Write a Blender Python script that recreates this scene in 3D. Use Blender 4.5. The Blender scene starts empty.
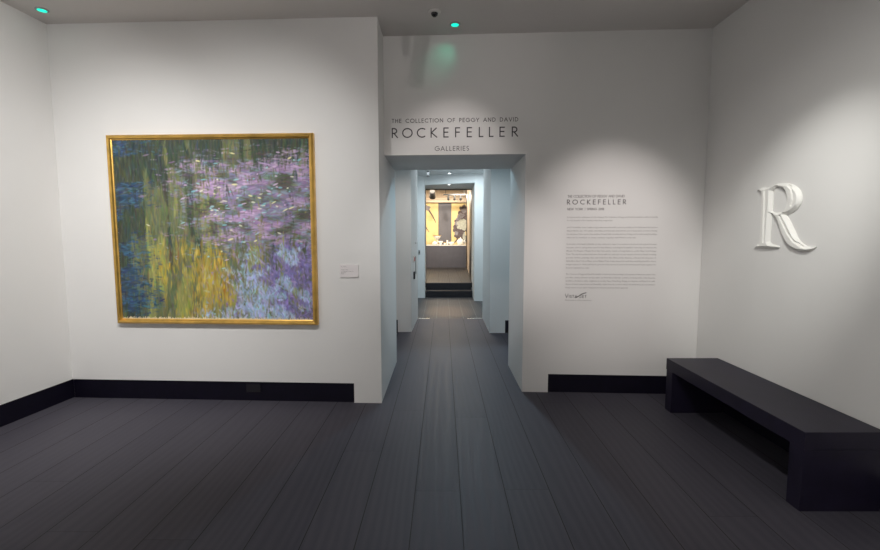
import bpy, bmesh, math, random
import numpy as np
from mathutils import Vector, Matrix
random.seed(4); RNG = np.random.RandomState(7)
scene = bpy.context.scene
C = bpy.data.collections.new('gallery'); scene.collection.children.link(C)
H = 3.332; HC = 2.92; BB = 0.18
# plan corners of the front room, metres
C1 = (-3.411, 4.016); C2 = (-0.5259, 3.884); B0 = (-0.5275, 4.2518); C3 = (0.7936, 4.1802); C4 = (2.4116, 4.0927)

# ------------------------------------------------------------------ helpers
def lin(c):
    return tuple(((v/255)/12.92 if v/255 <= .04045 else ((v/255+.055)/1.055)**2.4) for v in c) + (1,)

def mat(name, col, rough=.5, metal=0, noise=0, nscale=8, bump=0, bscale=60, emit=None, estr=0, spec=.5, coat=0):
    m = bpy.data.materials.new(name); m.use_nodes = True
    nt = m.node_tree; b = nt.nodes['Principled BSDF']
    b.inputs['Base Color'].default_value = col
    b.inputs['Roughness'].default_value = rough; b.inputs['Metallic'].default_value = metal
    b.inputs['Specular IOR Level'].default_value = spec
    b.inputs['Coat Weight'].default_value = coat
    tc = nt.nodes.new('ShaderNodeTexCoord')
    if noise:
        n = nt.nodes.new('ShaderNodeTexNoise'); n.inputs['Scale'].default_value = nscale; n.inputs['Detail'].default_value = 4
        nt.links.new(tc.outputs['Object'], n.inputs['Vector'])
        r = nt.nodes.new('ShaderNodeMapRange'); r.inputs['To Min'].default_value = 1-noise; r.inputs['To Max'].default_value = 1+noise
        r.inputs['From Min'].default_value = .3; r.inputs['From Max'].default_value = .7
        nt.links.new(n.outputs['Fac'], r.inputs['Value'])
        x = nt.nodes.new('ShaderNodeVectorMath'); x.operation = 'SCALE'; x.inputs[0].default_value = col[:3]
        nt.links.new(r.outputs['Result'], x.inputs['Scale']); nt.links.new(x.outputs['Vector'], b.inputs['Base Color'])
    if bump:
        n = nt.nodes.new('ShaderNodeTexNoise'); n.inputs['Scale'].default_value = bscale; n.inputs['Detail'].default_value = 3
        nt.links.new(tc.outputs['Object'], n.inputs['Vector'])
        bp = nt.nodes.new('ShaderNodeBump'); bp.inputs['Strength'].default_value = bump; bp.inputs['Distance'].default_value = .002
        nt.links.new(n.outputs['Fac'], bp.inputs['Height']); nt.links.new(bp.outputs['Normal'], b.inputs['Normal'])
    if emit:
        b.inputs['Emission Color'].default_value = emit; b.inputs['Emission Strength'].default_value = estr
    return m

def finish(name, bm, m, parent=None, smooth=False):
    bmesh.ops.recalc_face_normals(bm, faces=bm.faces)
    me = bpy.data.meshes.new(name); bm.to_mesh(me); bm.free()
    return link_mesh(name, me, m, parent, smooth)

def link_mesh(name, me, m, parent=None, smooth=False):
    for x in (m if isinstance(m, (list, tuple)) else [m]): me.materials.append(x)
    o = bpy.data.objects.new(name, me); C.objects.link(o)
    if smooth:
        for p in me.polygons: p.use_smooth = True
    if parent: o.parent = parent
    return o

def empty(name, label, cat, loc=(0,0,0), frame=None, group=None):
    o = bpy.data.objects.new(name, None); C.objects.link(o); o.empty_display_size = .1
    o.matrix_world = Matrix.Translation(loc) @ (frame or Matrix.Identity(4))
    tag(o, label, cat, group); return o

def tag(o, label, cat, group=None):
    o['label'] = label; o['category'] = cat
    if group: o['group'] = group
    return o

def struct(o):
    o['kind'] = 'structure'; return o

def box(bm, x0, x1, y0, y1, z0, z1, bevel=0):
    v = [bm.verts.new((x, y, z)) for z in (z0, z1) for y in (y0, y1) for x in (x0, x1)]
    fs = [bm.faces.new([v[i] for i in f]) for f in ((0,2,3,1),(4,5,7,6),(0,1,5,4),(2,6,7,3),(0,4,6,2),(1,3,7,5))]
    if bevel:
        es = list({e for f in fs for e in f.edges})
        bmesh.ops.bevel(bm, geom=es, offset=bevel, segments=2, affect='EDGES', profile=.5)
    return bm

def prism(bm, poly, z0, z1):
    lo = [bm.verts.new((x, y, z0)) for x, y in poly]; hi = [bm.verts.new((x, y, z1)) for x, y in poly]
    n = len(poly)
    bm.faces.new(lo[::-1]); bm.faces.new(hi)
    for i in range(n): bm.faces.new((lo[i], lo[(i+1) % n], hi[(i+1) % n], hi[i]))
    return bm

def lathe(bm, prof, n=32, c=(0,0,0), axis='z'):
    rings = []
    for r, h in prof:
        ring = []
        for i in range(n):
            a = 2*math.pi*i/n
            p = (r*math.cos(a), r*math.sin(a), h)
            if axis == 'y': p = (p[0], p[2], p[1])
            ring.append(bm.verts.new((p[0]+c[0], p[1]+c[1], p[2]+c[2])))
        rings.append(ring)
    for a, b in zip(rings, rings[1:]):
        for i in range(n): bm.faces.new((a[i], a[(i+1) % n], b[(i+1) % n], b[i]))
    for ring in (rings[0], rings[-1]):
        if ring: bm.faces.new(ring)
    return bm

def tube(bm, pts, r, n=10):
    pts = [Vector(p) for p in pts]; rings = []
    for i, p in enumerate(pts):
        d = (pts[min(i+1, len(pts)-1)] - pts[max(i-1, 0)]).normalized()
        u = d.orthogonal().normalized(); w = d.cross(u)
        rr = r[i] if isinstance(r, (list, tuple)) else r
        rings.append([bm.verts.new(p + (u*math.cos(2*math.pi*k/n) + w*math.sin(2*math.pi*k/n))*rr) for k in range(n)])
    for a, b in zip(rings, rings[1:]):
        for i in range(n): bm.faces.new((a[i], a[(i+1) % n], b[(i+1) % n], b[i]))
    bm.faces.new(rings[0]); bm.faces.new(rings[-1])
    return bm

def wall_frame(a, b):
    """local x along the wall, local y up, local z out of the wall towards the room"""
    d = Vector((b[0]-a[0], b[1]-a[1], 0)).normalized()
    up = Vector((0, 0, 1)); n = d.cross(up)
    return Matrix(((d.x, up.x, n.x, 0), (d.y, up.y, n.y, 0), (d.z, up.z, n.z, 0), (0, 0, 0, 1)))

def on_wall(a, s, z, out=0, fr=None):
    v = fr @ Vector((s, 0, out)); return (a[0]+v.x, a[1]+v.y, z)

FA = wall_frame(C1, C2); FB = wall_frame(B0, C4)
def inset(p, q, d):           # shift the wall line back by d
    n = wall_frame(p, q) @ Vector((0, 0, 1))
    return (p[0]-n.x*d, p[1]-n.y*d), (q[0]-n.x*d, q[1]-n.y*d)

# ------------------------------------------------------------------ materials
M = {}
M['wall'] = mat('matte_wall_paint', (.74, .73, .715, 1), .85, noise=.012, nscale=1.5, bump=.15, bscale=120, spec=.2)
M['ceiling'] = mat('matte_ceiling_paint', (.66, .63, .61, 1), .9, noise=.02, nscale=1.2, bump=.1, bscale=90, spec=.15)
M['cool_wall'] = mat('matte_corridor_paint', (.70, .73, .735, 1), .8, noise=.01, nscale=2, bump=.1, spec=.2)
M['plinth'] = mat('black_baseboard_paint', (.004, .003, .010, 1), .5, noise=.2, nscale=14, bump=.1, spec=.25)
M['bench'] = mat('dark_stained_bench_wood', (.012, .009, .025, 1), .48, noise=.18, nscale=10, bump=.15, spec=.45)
M['gold'] = mat('gilded_frame', (.72, .44, .11, 1), .32, metal=.85, noise=.18, nscale=9, bump=.3, bscale=40)
M['ink'] = mat('dark_grey_vinyl_lettering', (.075, .07, .075, 1), .6, spec=.2, noise=.03)
M['ink_mid'] = mat('mid_grey_lettering', (.14, .13, .13, 1), .7, spec=.2, noise=.03)
M['ink_light'] = mat('grey_printed_text', (.30, .28, .28, 1), .7, spec=.2, noise=.03)
M['letter'] = mat('white_lacquer', (.80, .79, .76, 1), .55, noise=.01, spec=.3)
M['card'] = mat('white_card', (.74, .70, .70, 1), .7, noise=.01, spec=.2)
M['black'] = mat('black_plastic', (.006, .006, .008, 1), .25, noise=.1)
M['dark_plastic'] = mat('dark_grey_plastic', (.009, .008, .012, 1), .5, noise=.1)
M['grey_plastic'] = mat('grey_plastic', (.32, .33, .33, 1), .5, noise=.05)
M['white_plastic'] = mat('white_plastic', (.62, .6, .58, 1), .45, noise=.03)
M['red'] = mat('red_plastic', (.55, .08, .09, 1), .4, noise=.05)
M['steel'] = mat('brushed_steel', (.78, .76, .72, 1), .25, metal=.9, noise=.06, nscale=30)
M['green_glow'] = mat('green_indicator_glass', (0, .3, .25, 1), .3, emit=lin((20, 255, 215)), estr=1.15, noise=.02)
M['lamp_glow'] = mat('lit_downlight_glass', (1, 1, 1, 1), .3, emit=(.85, .95, 1, 1), estr=9, noise=.01)
M['step'] = mat('black_step_stone', (.011, .011, .016, 1), .5, noise=.2, nscale=8, bump=.1)
M['bronze'] = mat('dark_bronze_trim', (.035, .028, .025, 1), .4, metal=.4, noise=.15)
M['warm_wall'] = mat('warm_beige_plaster', (.62, .52, .41, 1), .7, noise=.03, nscale=3, spec=.2)
M['counter'] = mat('charcoal_counter_cloth', (.105, .105, .125, 1), .8, noise=.06, nscale=6, spec=.2)
M['slate'] = mat('slate_grey_panel_paint', (.15, .15, .17, 1), .7, noise=.08, nscale=4, spec=.2)
M['yellow'] = mat('golden_yellow_wallpaper', (.74, .58, .28, 1), .7, noise=.10, nscale=5, spec=.2)
M['petal_dark'] = mat('umber_blossom_print', (.13, .105, .11, 1), .8, noise=.25, nscale=12, spec=.2)
M['petal_mid'] = mat('grey_blossom_print', (.27, .25, .27, 1), .8, noise=.2, nscale=14, spec=.2)
M['petal_pale'] = mat('pale_sage_blossom_print', (.46, .47, .40, 1), .8, noise=.2, nscale=14, spec=.2)
M['porcelain'] = mat('white_porcelain', (.86, .84, .78, 1), .2, noise=.01)
M['gilt'] = mat('gilt_edge', (.7, .45, .15, 1), .3, metal=.7, noise=.05)
M['spot'] = mat('grey_spotlight_metal', (.10, .10, .10, 1), .5, metal=.3, noise=.05)

def floor_mat(name, c0, c1, rough, tint_noise=.25, grain=.35, spec=.5):
    m = bpy.data.materials.new(name); m.use_nodes = True; nt = m.node_tree; L = nt.links.new
    b = nt.nodes['Principled BSDF']
    at = nt.nodes.new('ShaderNodeAttribute'); at.attribute_name = 'tone'
    geo = nt.nodes.new('ShaderNodeTexCoord')
    off = nt.nodes.new('ShaderNodeVectorMath'); off.operation = 'SCALE'; off.inputs[0].default_value = (37, 53, 0)
    L(at.outputs['Fac'], off.inputs['Scale'])
    add = nt.nodes.new('ShaderNodeVectorMath'); L(geo.outputs['Object'], add.inputs[0]); L(off.outputs['Vector'], add.inputs[1])
    mp = nt.nodes.new('ShaderNodeMapping'); mp.inputs['Scale'].default_value = (5, .55, 1); L(add.outputs['Vector'], mp.inputs['Vector'])
    w = nt.nodes.new('ShaderNodeTexWave'); w.bands_direction = 'X'
    w.inputs['Scale'].default_value = 1.1; w.inputs['Distortion'].default_value = 22; w.inputs['Detail'].default_value = 2.5; w.inputs['Detail Scale'].default_value = .35
    L(mp.outputs['Vector'], w.inputs['Vector'])
    mp2 = nt.nodes.new('ShaderNodeMapping'); mp2.inputs['Scale'].default_value = (120, 4, 1); L(add.outputs['Vector'], mp2.inputs['Vector'])
    n = nt.nodes.new('ShaderNodeTexNoise'); n.inputs['Scale'].default_value = 1; n.inputs['Detail'].default_value = 4; L(mp2.outputs['Vector'], n.inputs['Vector'])
    mix = nt.nodes.new('ShaderNodeMix'); mix.data_type = 'RGBA'
    mix.inputs['A'].default_value = c0; mix.inputs['B'].default_value = c1
    # tone of the board plus a little grain
    mt = nt.nodes.new('ShaderNodeMath'); mt.operation = 'MULTIPLY_ADD'; mt.inputs[1].default_value = grain; L(n.outputs['Fac'], mt.inputs[0])
    mt2 = nt.nodes.new('ShaderNodeMath'); mt2.operation = 'MULTIPLY'; mt2.inputs[1].default_value = .30; L(at.outputs['Fac'], mt2.inputs[0])
    wv = nt.nodes.new('ShaderNodeMath'); wv.operation = 'MULTIPLY_ADD'; wv.inputs[1].default_value = .32; L(w.outputs['Fac'], wv.inputs[0]); L(mt2.outputs[0], wv.inputs[2])
    L(wv.outputs[0], mt.inputs[2]); L(mt.outputs[0], mix.inputs['Factor'])
    L(mix.outputs['Result'], b.inputs['Base Color'])
    rr = nt.nodes.new('ShaderNodeMapRange'); rr.inputs['To Min'].default_value = rough-.02; rr.inputs['To Max'].default_value = rough+.03
    L(w.outputs['Fac'], rr.inputs['Value']); L(rr.outputs['Result'], b.inputs['Roughness'])
    hs = nt.nodes.new('ShaderNodeMath'); hs.operation = 'ADD'; L(w.outputs['Fac'], hs.inputs[0]); L(n.outputs['Fac'], hs.inputs[1])
    bp = nt.nodes.new('ShaderNodeBump'); bp.inputs['Strength'].default_value = .12; bp.inputs['Distance'].default_value = .001
    L(hs.outputs[0], bp.inputs['Height']); L(bp.outputs['Normal'], b.inputs['Normal'])
    b.inputs['Specular IOR Level'].default_value = spec
    return m
M['planks'] = floor_mat('dark_smoked_oak_boards', (.054, .051, .067, 1), (.094, .088, .108, 1), .52, spec=.15)
M['groove'] = mat('board_joint', (.012, .009, .008, 1), .8, noise=.1)
M['tiles'] = floor_mat('corridor_floor_tiles', (.040, .041, .046, 1), (.066, .067, .072, 1), .48, spec=.16)
M['grout'] = mat('pale_tile_joint', (.16, .17, .17, 1), .7, noise=.1)

# ------------------------------------------------------------------ floors
def plank_floor(name, x0, x1, y0, y1, z, w, length_, xref, yref, slope, known, gap, mats, rnd=True, thick=.1):
    me = bpy.data.meshes.new(name); V = []; F = []; T = []; MI = []
    def quad(a, b, c, d, t, mi):
        i = len(V); V.extend([a, b, c, d]); F.append((i, i+1, i+2, i+3)); T.append(t); MI.append(mi)
    k0 = math.floor((x0-xref)/w)-2; k1 = math.ceil((x1-xref)/w)+2
    for k in range(k0, k1):
        length = length_ if (k == 1 or not rnd) else length_*1.5
        j = known.get(k, y0 + random.random()*length if rnd else yref)
        j -= math.ceil((j-y0)/length)*length
        while j < y1:
            a, b = max(j, y0), min(j+length, y1)
            if b-a > .02:
                t = random.random()
                def X(kk, y, e): return min(max(xref + kk*w + slope*(y-yref) + e, x0), x1)
                g = gap/2; h = gap/2 if not rnd else .0008
                if X(k+1, a, -g) - X(k, a, g) > .01:
                    quad((X(k, a, g), a+h, z), (X(k+1, a, -g), a+h, z), (X(k+1, b, -g), b-h, z), (X(k, b, g), b-h, z), t, 0)
            j += length
    bm = bmesh.new(); box(bm, x0, x1, y0, y1, z-thick, z-.0015)
    bm.verts.index_update()
    base = len(V)
    for v in bm.verts: V.append(tuple(v.co))
    for f in bm.faces: F.append(tuple(base+v.index for v in f.verts)); T.append(.5); MI.append(1)
    bm.free()
    me.from_pydata(V, [], F); me.update()
    at = me.attributes.new('tone', 'FLOAT', 'FACE'); at.data.foreach_set('value', T)
    me.polygons.foreach_set('material_index', MI)
    return struct(link_mesh(name, me, mats))
plank_floor('floor', -3.95, 2.55, -2.6, 8.02, 0, .265, 2.30, -.150, 2.005, .007,
            {0: 2.50, 1: 3.57, -1: 3.712, -2: 2.99, 2: 2.516, -7: 2.138, 3: 4.35, 4: 3.9}, .0045, [M['planks'], M['groove']])
plank_floor('floor', -2.6, 2.6, 8.02, 11.3, 0, .25, 1.32, -.06, 9.52, .004, {}, .008, [M['tiles'], M['grout']], rnd=False)
plank_floor('floor', -2.6, 2.6, 11.16, 18.0, .33, .30, 1.8, -.05, 11.5, .004, {}, .006, [M['tiles'], M['groove']], thick=.12)

# ------------------------------------------------------------------ shell of the front room
T2 = lambda p, dx, dy: (p[0]+dx, p[1]+dy)
def xl(y): return -3.411 + .065*(y-4.016)      # left wall line
def xr(y): return 2.4116 - .0038*(y-4.0927)    # right wall line
YB = -2.5
# painting wall, its end face and left jamb
bm = bmesh.new()
sA = -.775; tA = (sA-C1[0])/(C2[0]-C1[0]); pA = (sA, C1[1]+(C2[1]-C1[1])*tA)
nA = FA @ Vector((0, 0, 1)); RC = .03
prism(bm, [C1, C2, (-.5195, 5.215), (C1[0], 5.215)], BB, H)
prism(bm, [(C1[0]-nA.x*RC, C1[1]-nA.y*RC), (pA[0]-nA.x*RC, pA[1]-nA.y*RC), pA, C2, (-.5195, 5.215), (C1[0], 5.215)], 0, BB)
struct(finish('wall_back_left', bm, M['wall']))
bm = bmesh.new()
prism(bm, [(C1[0]-nA.x*.03, C1[1]-nA.y*.03), (C1[0]-nA.x*.012, C1[1]-nA.y*.012), (pA[0]-nA.x*.012-.001, pA[1]-nA.y*.012), (pA[0]-nA.x*.03-.001, pA[1]-nA.y*.03)], .001, BB-.001)
struct(finish('baseboard_back_left', bm, M['plinth']))
# header + right part
def onB(x): t = (x-B0[0])/(C4[0]-B0[0]); return (x, B0[1]+(C4[1]-B0[1])*t)
nB = FB @ Vector((0, 0, 1))
bm = bmesh.new()
prism(bm, [onB(-.5275), onB(C3[0]), (.797, 5.08), (-.5202, 5.20)], 2.2585, H)
struct(finish('wall_back_header', bm, M['wall']))
bm = bmesh.new(); q = onB(1.04)
prism(bm, [onB(C3[0]), C4, (2.52, 4.09), (2.52, 5.02), (.797, 5.08)], BB, H)
prism(bm, [onB(C3[0]), q, (q[0]-nB.x*RC, q[1]-nB.y*RC), (C4[0]-nB.x*RC, C4[1]-nB.y*RC), (2.52, 4.12), (2.52, 5.02), (.797, 5.08)], 0, BB)
struct(finish('wall_back_right', bm, M['wall']))
bm = bmesh.new()
prism(bm, [(q[0]-nB.x*.012+.001, q[1]-nB.y*.012), (C4[0]-nB.x*.012, C4[1]-nB.y*.012), (C4[0]-nB.x*.03, C4[1]-nB.y*.03), (q[0]-nB.x*.03+.001, q[1]-nB.y*.03)], .001, BB-.001)
struct(finish('baseboard_back_right', bm, M['plinth']))
# left wall
bm = bmesh.new()
prism(bm, [(xl(4.2), 4.2), (xl(YB), YB), (xl(YB)-.15, YB), (xl(4.2)-.15, 4.2)], BB, H)
prism(bm, [(xl(4.2)-.03, 4.2), (xl(YB)-.03, YB), (xl(YB)-.15, YB), (xl(4.2)-.15, 4.2)], 0, BB)
struct(finish('wall_left', bm, M['wall']))
bm = bmesh.new(); prism(bm, [(xl(4.04)-.012, 4.04), (xl(YB)-.012, YB), (xl(YB)-.03, YB), (xl(4.04)-.03, 4.04)], .001, BB-.001)
struct(finish('baseboard_left', bm, M['plinth']))
# right wall
bm = bmesh.new()
prism(bm, [(xr(4.09), 4.09), (xr(YB), YB), (xr(YB)+.15, YB), (xr(4.09)+.15, 4.09)], BB, H)
prism(bm, [(xr(4.09)+.03, 4.09), (xr(YB)+.03, YB), (xr(YB)+.15, YB), (xr(4.09)+.15, 4.09)], 0, BB)
struct(finish('wall_right', bm, M['wall']))
bm = bmesh.new(); prism(bm, [(xr(4.09)+.012, 4.09), (xr(YB)+.012, YB), (xr(YB)+.03, YB), (xr(4.09)+.03, 4.09)], .001, BB-.001)
struct(finish('baseboard_right', bm, M['plinth']))
bm = bmesh.new(); box(bm, -4.0, 2.6, YB-.15, YB, 0, H); struct(finish('wall_rear', bm, M['wall']))
bm = bmesh.new(); box(bm, -4.0, 2.6, YB-.15, 5.25, H, H+.12); struct(finish('ceiling', bm, M['ceiling']))

# ------------------------------------------------------------------ corridor
bm = bmesh.new(); prism(bm, [(-2.6, 6.85), (-.68, 6.87), (-.449, 6.87), (-.406, 8.07), (-2.6, 8.07)], 0, HC)
struct(finish('wall_corridor_left', bm, M['wall']))
bm = bmesh.new(); box(bm, -2.55, -.66, 6.825, 6.845, .001, .2); struct(finish('baseboard_corridor_left', bm, M['plinth']))
bm = bmesh.new(); prism(bm, [(.771, 6.8), (2.6, 6.8), (2.6, 8.07), (.782, 8.07)], .2, HC)
prism(bm, [(.771, 6.8), (1.012, 6.8), (1.012, 6.83), (2.6, 6.83), (2.6, 8.07), (.782, 8.07)], 0, .2)
struct(finish('wall_corridor_right', bm, M['cool_wall']))
bm = bmesh.new(); box(bm, 1.013, 2.55, 6.806, 6.83, .001, .199); struct(finish('baseboard_corridor_right', bm, M['plinth']))
bm = bmesh.new()
prism(bm, [(-2.6, 10.83), (-.366, 10.73), (-.372, 11.6), (-2.6, 11.6)], 0, HC+.01)
prism(bm, [(.792, 10.23), (2.6, 10.0), (2.6, 11.6), (.823, 11.6)], 0, HC+.01)
prism(bm, [(-.366, 10.73), (.792, 10.23), (.823, 11.6), (-.372, 11.6)], 2.72, HC+.01)
struct(finish('wall_corridor_end', bm, M['cool_wall']))
for nm, x in (('wall_corridor_far_left', -2.7), ('wall_corridor_far_right', 2.6)):
    bm = bmesh.new(); box(bm, x, x+.1, 5.0, 18.1, 0, 3.5); struct(finish(nm, bm, M['cool_wall']))
bm = bmesh.new(); box(bm, -2.7, 2.7, 5.09, 11.6, HC+.01, HC+.1); struct(finish('ceiling', bm, M['cool_wall']))
# doorway lining of the display room
bm = bmesh.new()
box(bm, -.395, -.362, 11.6, 11.64, .33, 2.74); box(bm, .812, .84, 11.6, 11.64, .33, 2.74); box(bm, -.395, .84, 11.6, 11.64, 2.695, 2.74)
struct(finish('door_1', bm, M['bronze']))
# display room shell
bm = bmesh.new(); box(bm, -2.6, 2.6, 17.5, 17.6, .33, 3.3); struct(finish('wall_display_back', bm, M['warm_wall']))
bm = bmesh.new(); box(bm, -2.6, 2.6, 11.6, 17.6, 3.3, 3.4); struct(finish('ceiling', bm, M['warm_wall']))
bm = bmesh.new(); prism(bm, [(.845, 11.7), (.99, 16.35), (1.15, 16.35), (1.15, 11.7)], .33, 3.3)
struct(finish('wall_display_right', bm, M['warm_wall']))
bm = bmesh.new(); box(bm, .962, .99, 16.20, 16.35, .33, 3.3); prism(bm, [(.815, 11.645), (.838, 12.7), (.90, 12.7), (.86, 11.645)], .33, 3.3)
struct(finish('trim_1', bm, M['bronze']))
bm = bmesh.new(); box(bm, -2.5, 1.0, 17.25, 17.5, 2.80, 2.96, .01); box(bm, -2.5, 1.0, 17.2, 17.5, 2.93, 2.96)
struct(finish('trim_2', bm, M['warm_wall']))

# steps
st = empty('floor_steps', 'two low black steps up into the warm lit display room', 'steps', (.22, 10.87, 0))
bm = bmesh.new(); box(bm, -.58, .575, 0, .28, .001, .16, .006); finish('lower_step', bm, M['step'], st)
bm = bmesh.new(); box(bm, -.575, .572, .281, .32, .001, .329, .006); finish('upper_step', bm, M['step'], st)
# metal strips in the floor
for s0, s1, lab in ((-.40, -.185, 'short metal strip in the corridor floor beside the left pier'), (.50, .775, 'short metal strip in the corridor floor beside the right pier')):
    bm = bmesh.new(); box(bm, s0, s1, 8.0, 8.035, 0, .004, .001)
    tag(finish('floor_strip', bm, M['steel']), lab, 'floor strip')

# ------------------------------------------------------------------ the painting (generic abstract colour study)
def paint_canvas():
    W, Hh = 400, 364
    def srgb(*c): return np.array(c, float)
    img = np.zeros((Hh, W, 3))
    def field(nx, ny, seed):          # smooth random field
        g = np.random.RandomState(seed).rand(ny+2, nx+2)
        def f(u, v):
            x, y = u*nx, v*ny; i, j = int(x), int(y); a, b = x-i, y-j
            a, b = a*a*(3-2*a), b*b*(3-2*b)
            return g[j, i]*(1-a)*(1-b)+g[j, i+1]*a*(1-b)+g[j+1, i]*(1-a)*b+g[j+1, i+1]*a*b
        return f
    f1, f2, f3, f4 = field(7, 15, 1), field(26, 3, 2), field(9, 8, 3), field(18, 30, 5)
    def region(u, v):            # u to the right, v down; returns colour, angle, length
        r = random.random(); g = random.gauss; pick = random.choice
        n1, n2, n3 = f1(u, v), f2(u, v), f3(u, v); wob = (n3-.5)*.30
        gold = math.exp(-((u-.50+wob)/.20)**2 - ((v-.80)/.30)**2)
        viol = 1/(1+math.exp(-((u-.62+wob)*16 + (v-.78)*9))) * (1 if v+wob*.5 > .56 else 0)
        mauve = 1/(1+math.exp(-(u-.36+wob*.6-.25*max(v-.3, 0))*16)) / (1+math.exp((v-.60+wob*.4)*22)) / (1+math.exp(-(v-.10)*30))
        blue = 1/(1+math.exp((u-.13+wob*.4)*26)) * (n1 > .42)
        if r < viol*.96:
            if n3+.35*(f4(u, v)-.5) > .56: c = pick([(150, 168, 206), (146, 184, 204), (160, 160, 206), (172, 178, 210)])
            else: c = pick([(126, 118, 172), (112, 104, 158), (134, 122, 176), (104, 96, 148), (150, 134, 182)])
            return c, g(1.35, .6), .032
        if r < mauve*.94:
            k_ = f4(u, v)*.6+n1*.4
            if k_ > .60: c = pick([(156, 134, 168), (168, 148, 184), (146, 122, 158), (176, 154, 180)])
            elif k_ > .47: c = pick([(136, 118, 156), (122, 104, 140), (130, 150, 166), (146, 128, 160)])
            elif k_ > .36: c = pick([(98, 110, 96), (104, 98, 118), (116, 138, 148)])
            else: c = pick([(72, 80, 64), (84, 84, 72), (88, 70, 84)])
            return c, g(0, .22), .042
        if r < blue*.85:
            c = pick([(48, 72, 104), (62, 92, 126), (40, 56, 82), (70, 104, 130), (52, 66, 84)])
            return c, g(0, .25), .045
        if r < gold*.9:
            c = pick([(176, 150, 52), (160, 144, 62), (190, 164, 66), (146, 136, 70), (156, 120, 48), (170, 152, 92)])
            return c, g(1.57, .12), .06
        t = n2*.9 + v*.55 - (u < .15)*.4
        if t > .85: c = pick([(134, 138, 78), (122, 128, 76), (144, 140, 84)])
        elif t > .55: c = pick([(100, 108, 70), (92, 102, 74), (110, 108, 70), (88, 96, 80)])
        else: c = pick([(60, 70, 56), (72, 80, 58), (52, 60, 54), (58, 68, 68)])
        return c, g(1.57, .12), .06
    yy, xx = np.mgrid[0:Hh, 0:W]
    img[:] = srgb(92, 96, 76)
    for i in range(15000):
        big = 1.9 if i < 4000 else 1.0
        u, v = random.random(), random.random()
        c, a, ln = region(u, v)
        ln *= big*random.uniform(.5, 1.3); wd = .0042*big*random.uniform(.7, 1.6)
        cx, cy = u*W, v*Hh; L = ln*W/2; B = max(wd*W, .8)
        R = int(L+B+2)
        x0, x1, y0, y1 = max(int(cx-R), 0), min(int(cx+R)+1, W), max(int(cy-R), 0), min(int(cy+R)+1, Hh)
        if x1 <= x0 or y1 <= y0: continue
        X = xx[y0:y1, x0:x1]-cx; Y = yy[y0:y1, x0:x1]-cy
        p = X*math.cos(a)+Y*math.sin(a); qd = -X*math.sin(a)+Y*math.cos(a) + .12*p*p/L*random.uniform(-1, 1)
        m = np.clip(1.3-((p/L)**2+(qd/B)**2)*1.2, 0, 1)*random.uniform(.3, .7)
        col = np.clip(srgb(*c)*random.uniform(.84, 1.16)+np.array([random.gauss(0, 6) for _ in range(3)]), 0, 255)
        img[y0:y1, x0:x1] = img[y0:y1, x0:x1]*(1-m[..., None]) + col*m[..., None]
    # a few loose cream and turquoise dabs
    for i in range(110):
        u, v = random.gauss(.66, .19), random.gauss(.34, .16)
        if not (.02 < u < .98 and .04 < v < .9): continue
        c = random.choice([(214, 214, 190), (224, 218, 160), (120, 176, 188), (150, 190, 196), (196, 170, 200)])
        cx, cy = u*W, v*Hh; a = random.uniform(-.5, .5); L = random.uniform(2, 7); B = random.uniform(1, 2.2)
        x0, x1, y0, y1 = int(max(cx-9, 0)), int(min(cx+9, W)), int(max(cy-9, 0)), int(min(cy+9, Hh))
        X = xx[y0:y1, x0:x1]-cx; Y = yy[y0:y1, x0:x1]-cy
        p = X*math.cos(a)+Y*math.sin(a); qd = -X*math.sin(a)+Y*math.cos(a)
        m = np.clip(1.5-((p/L)**2+(qd/B)**2)*1.3, 0, 1)*.85
        img[y0:y1, x0:x1] = img[y0:y1, x0:x1]*(1-m[..., None]) + srgb(*c)*m[..., None]
    # bare canvas at the ragged margins
    for x in range(W):
        e = int(2+abs(RNG.randn())*2.2); img[Hh-e:, x] = (205, 192, 160)
        e = int(abs(RNG.randn())*1.3); img[:e, x] = (150, 145, 130)
    for y in range(Hh):
        e = int(abs(RNG.randn())*2.0); img[y, W-e:] = (170, 160, 150)
        e = int(abs(RNG.randn())*1.2); img[y, :e] = (130, 130, 120)
    return np.clip(img*1.07+2, 0, 255)

PW, PH = 1.83, 1.660; PS0 = .503; PZ0 = .718
pt = empty('framed_painting', 'large abstract green, gold and violet painting in a thin gilded frame left of the doorway', 'painting',
           on_wall(C1, PS0+PW/2, PZ0, .003, FA), FA)
fw = .042; dep = .055
# moulding: mitred frame profile (distance from the outer edge, height off the wall)
prof = [(0, 0), (0, .040), (.008, .050), (.014, dep), (.030, .050), (.034, .034), (fw, .030), (fw, .012)]
bm = bmesh.new()
rings = []
for d, h in prof:
    rings.append([bm.verts.new(p) for p in ((-PW/2+d, d, h), (PW/2-d, d, h), (PW/2-d, PH-d, h), (-PW/2+d, PH-d, h))])
for a, b in zip(rings, rings[1:]):
    for i in range(4): bm.faces.new((a[i], a[(i+1) % 4], b[(i+1) % 4], b[i]))
finish('frame', bm, M['gold'], pt)
img = paint_canvas(); Hh, W = img.shape[:2]
cw, chh = PW-2*fw+.004, PH-2*fw+.004
me = bpy.data.meshes.new('canvas')
xs = np.linspace(-cw/2, cw/2, W); ys = np.linspace(PH-fw+.002, fw-.002, Hh)
co = np.zeros((Hh, W, 3)); co[..., 0] = xs[None, :]; co[..., 1] = ys[:, None]
co[..., 2] = .024 + (img.mean(axis=2)-100)/255*.0012
idx = np.arange(Hh*W).reshape(Hh, W)
fc = np.stack([idx[1:, :-1], idx[1:, 1:], idx[:-1, 1:], idx[:-1, :-1]], -1).reshape(-1, 4)
me.from_pydata(co.reshape(-1, 3).tolist(), [], fc.tolist()); me.update()
c = img.reshape(-1, 3)/255; cl = np.where(c <= .04045, c/12.92, ((c+.055)/1.055)**2.4)
ca = me.color_attributes.new('pigment', 'FLOAT_COLOR', 'POINT')
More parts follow.
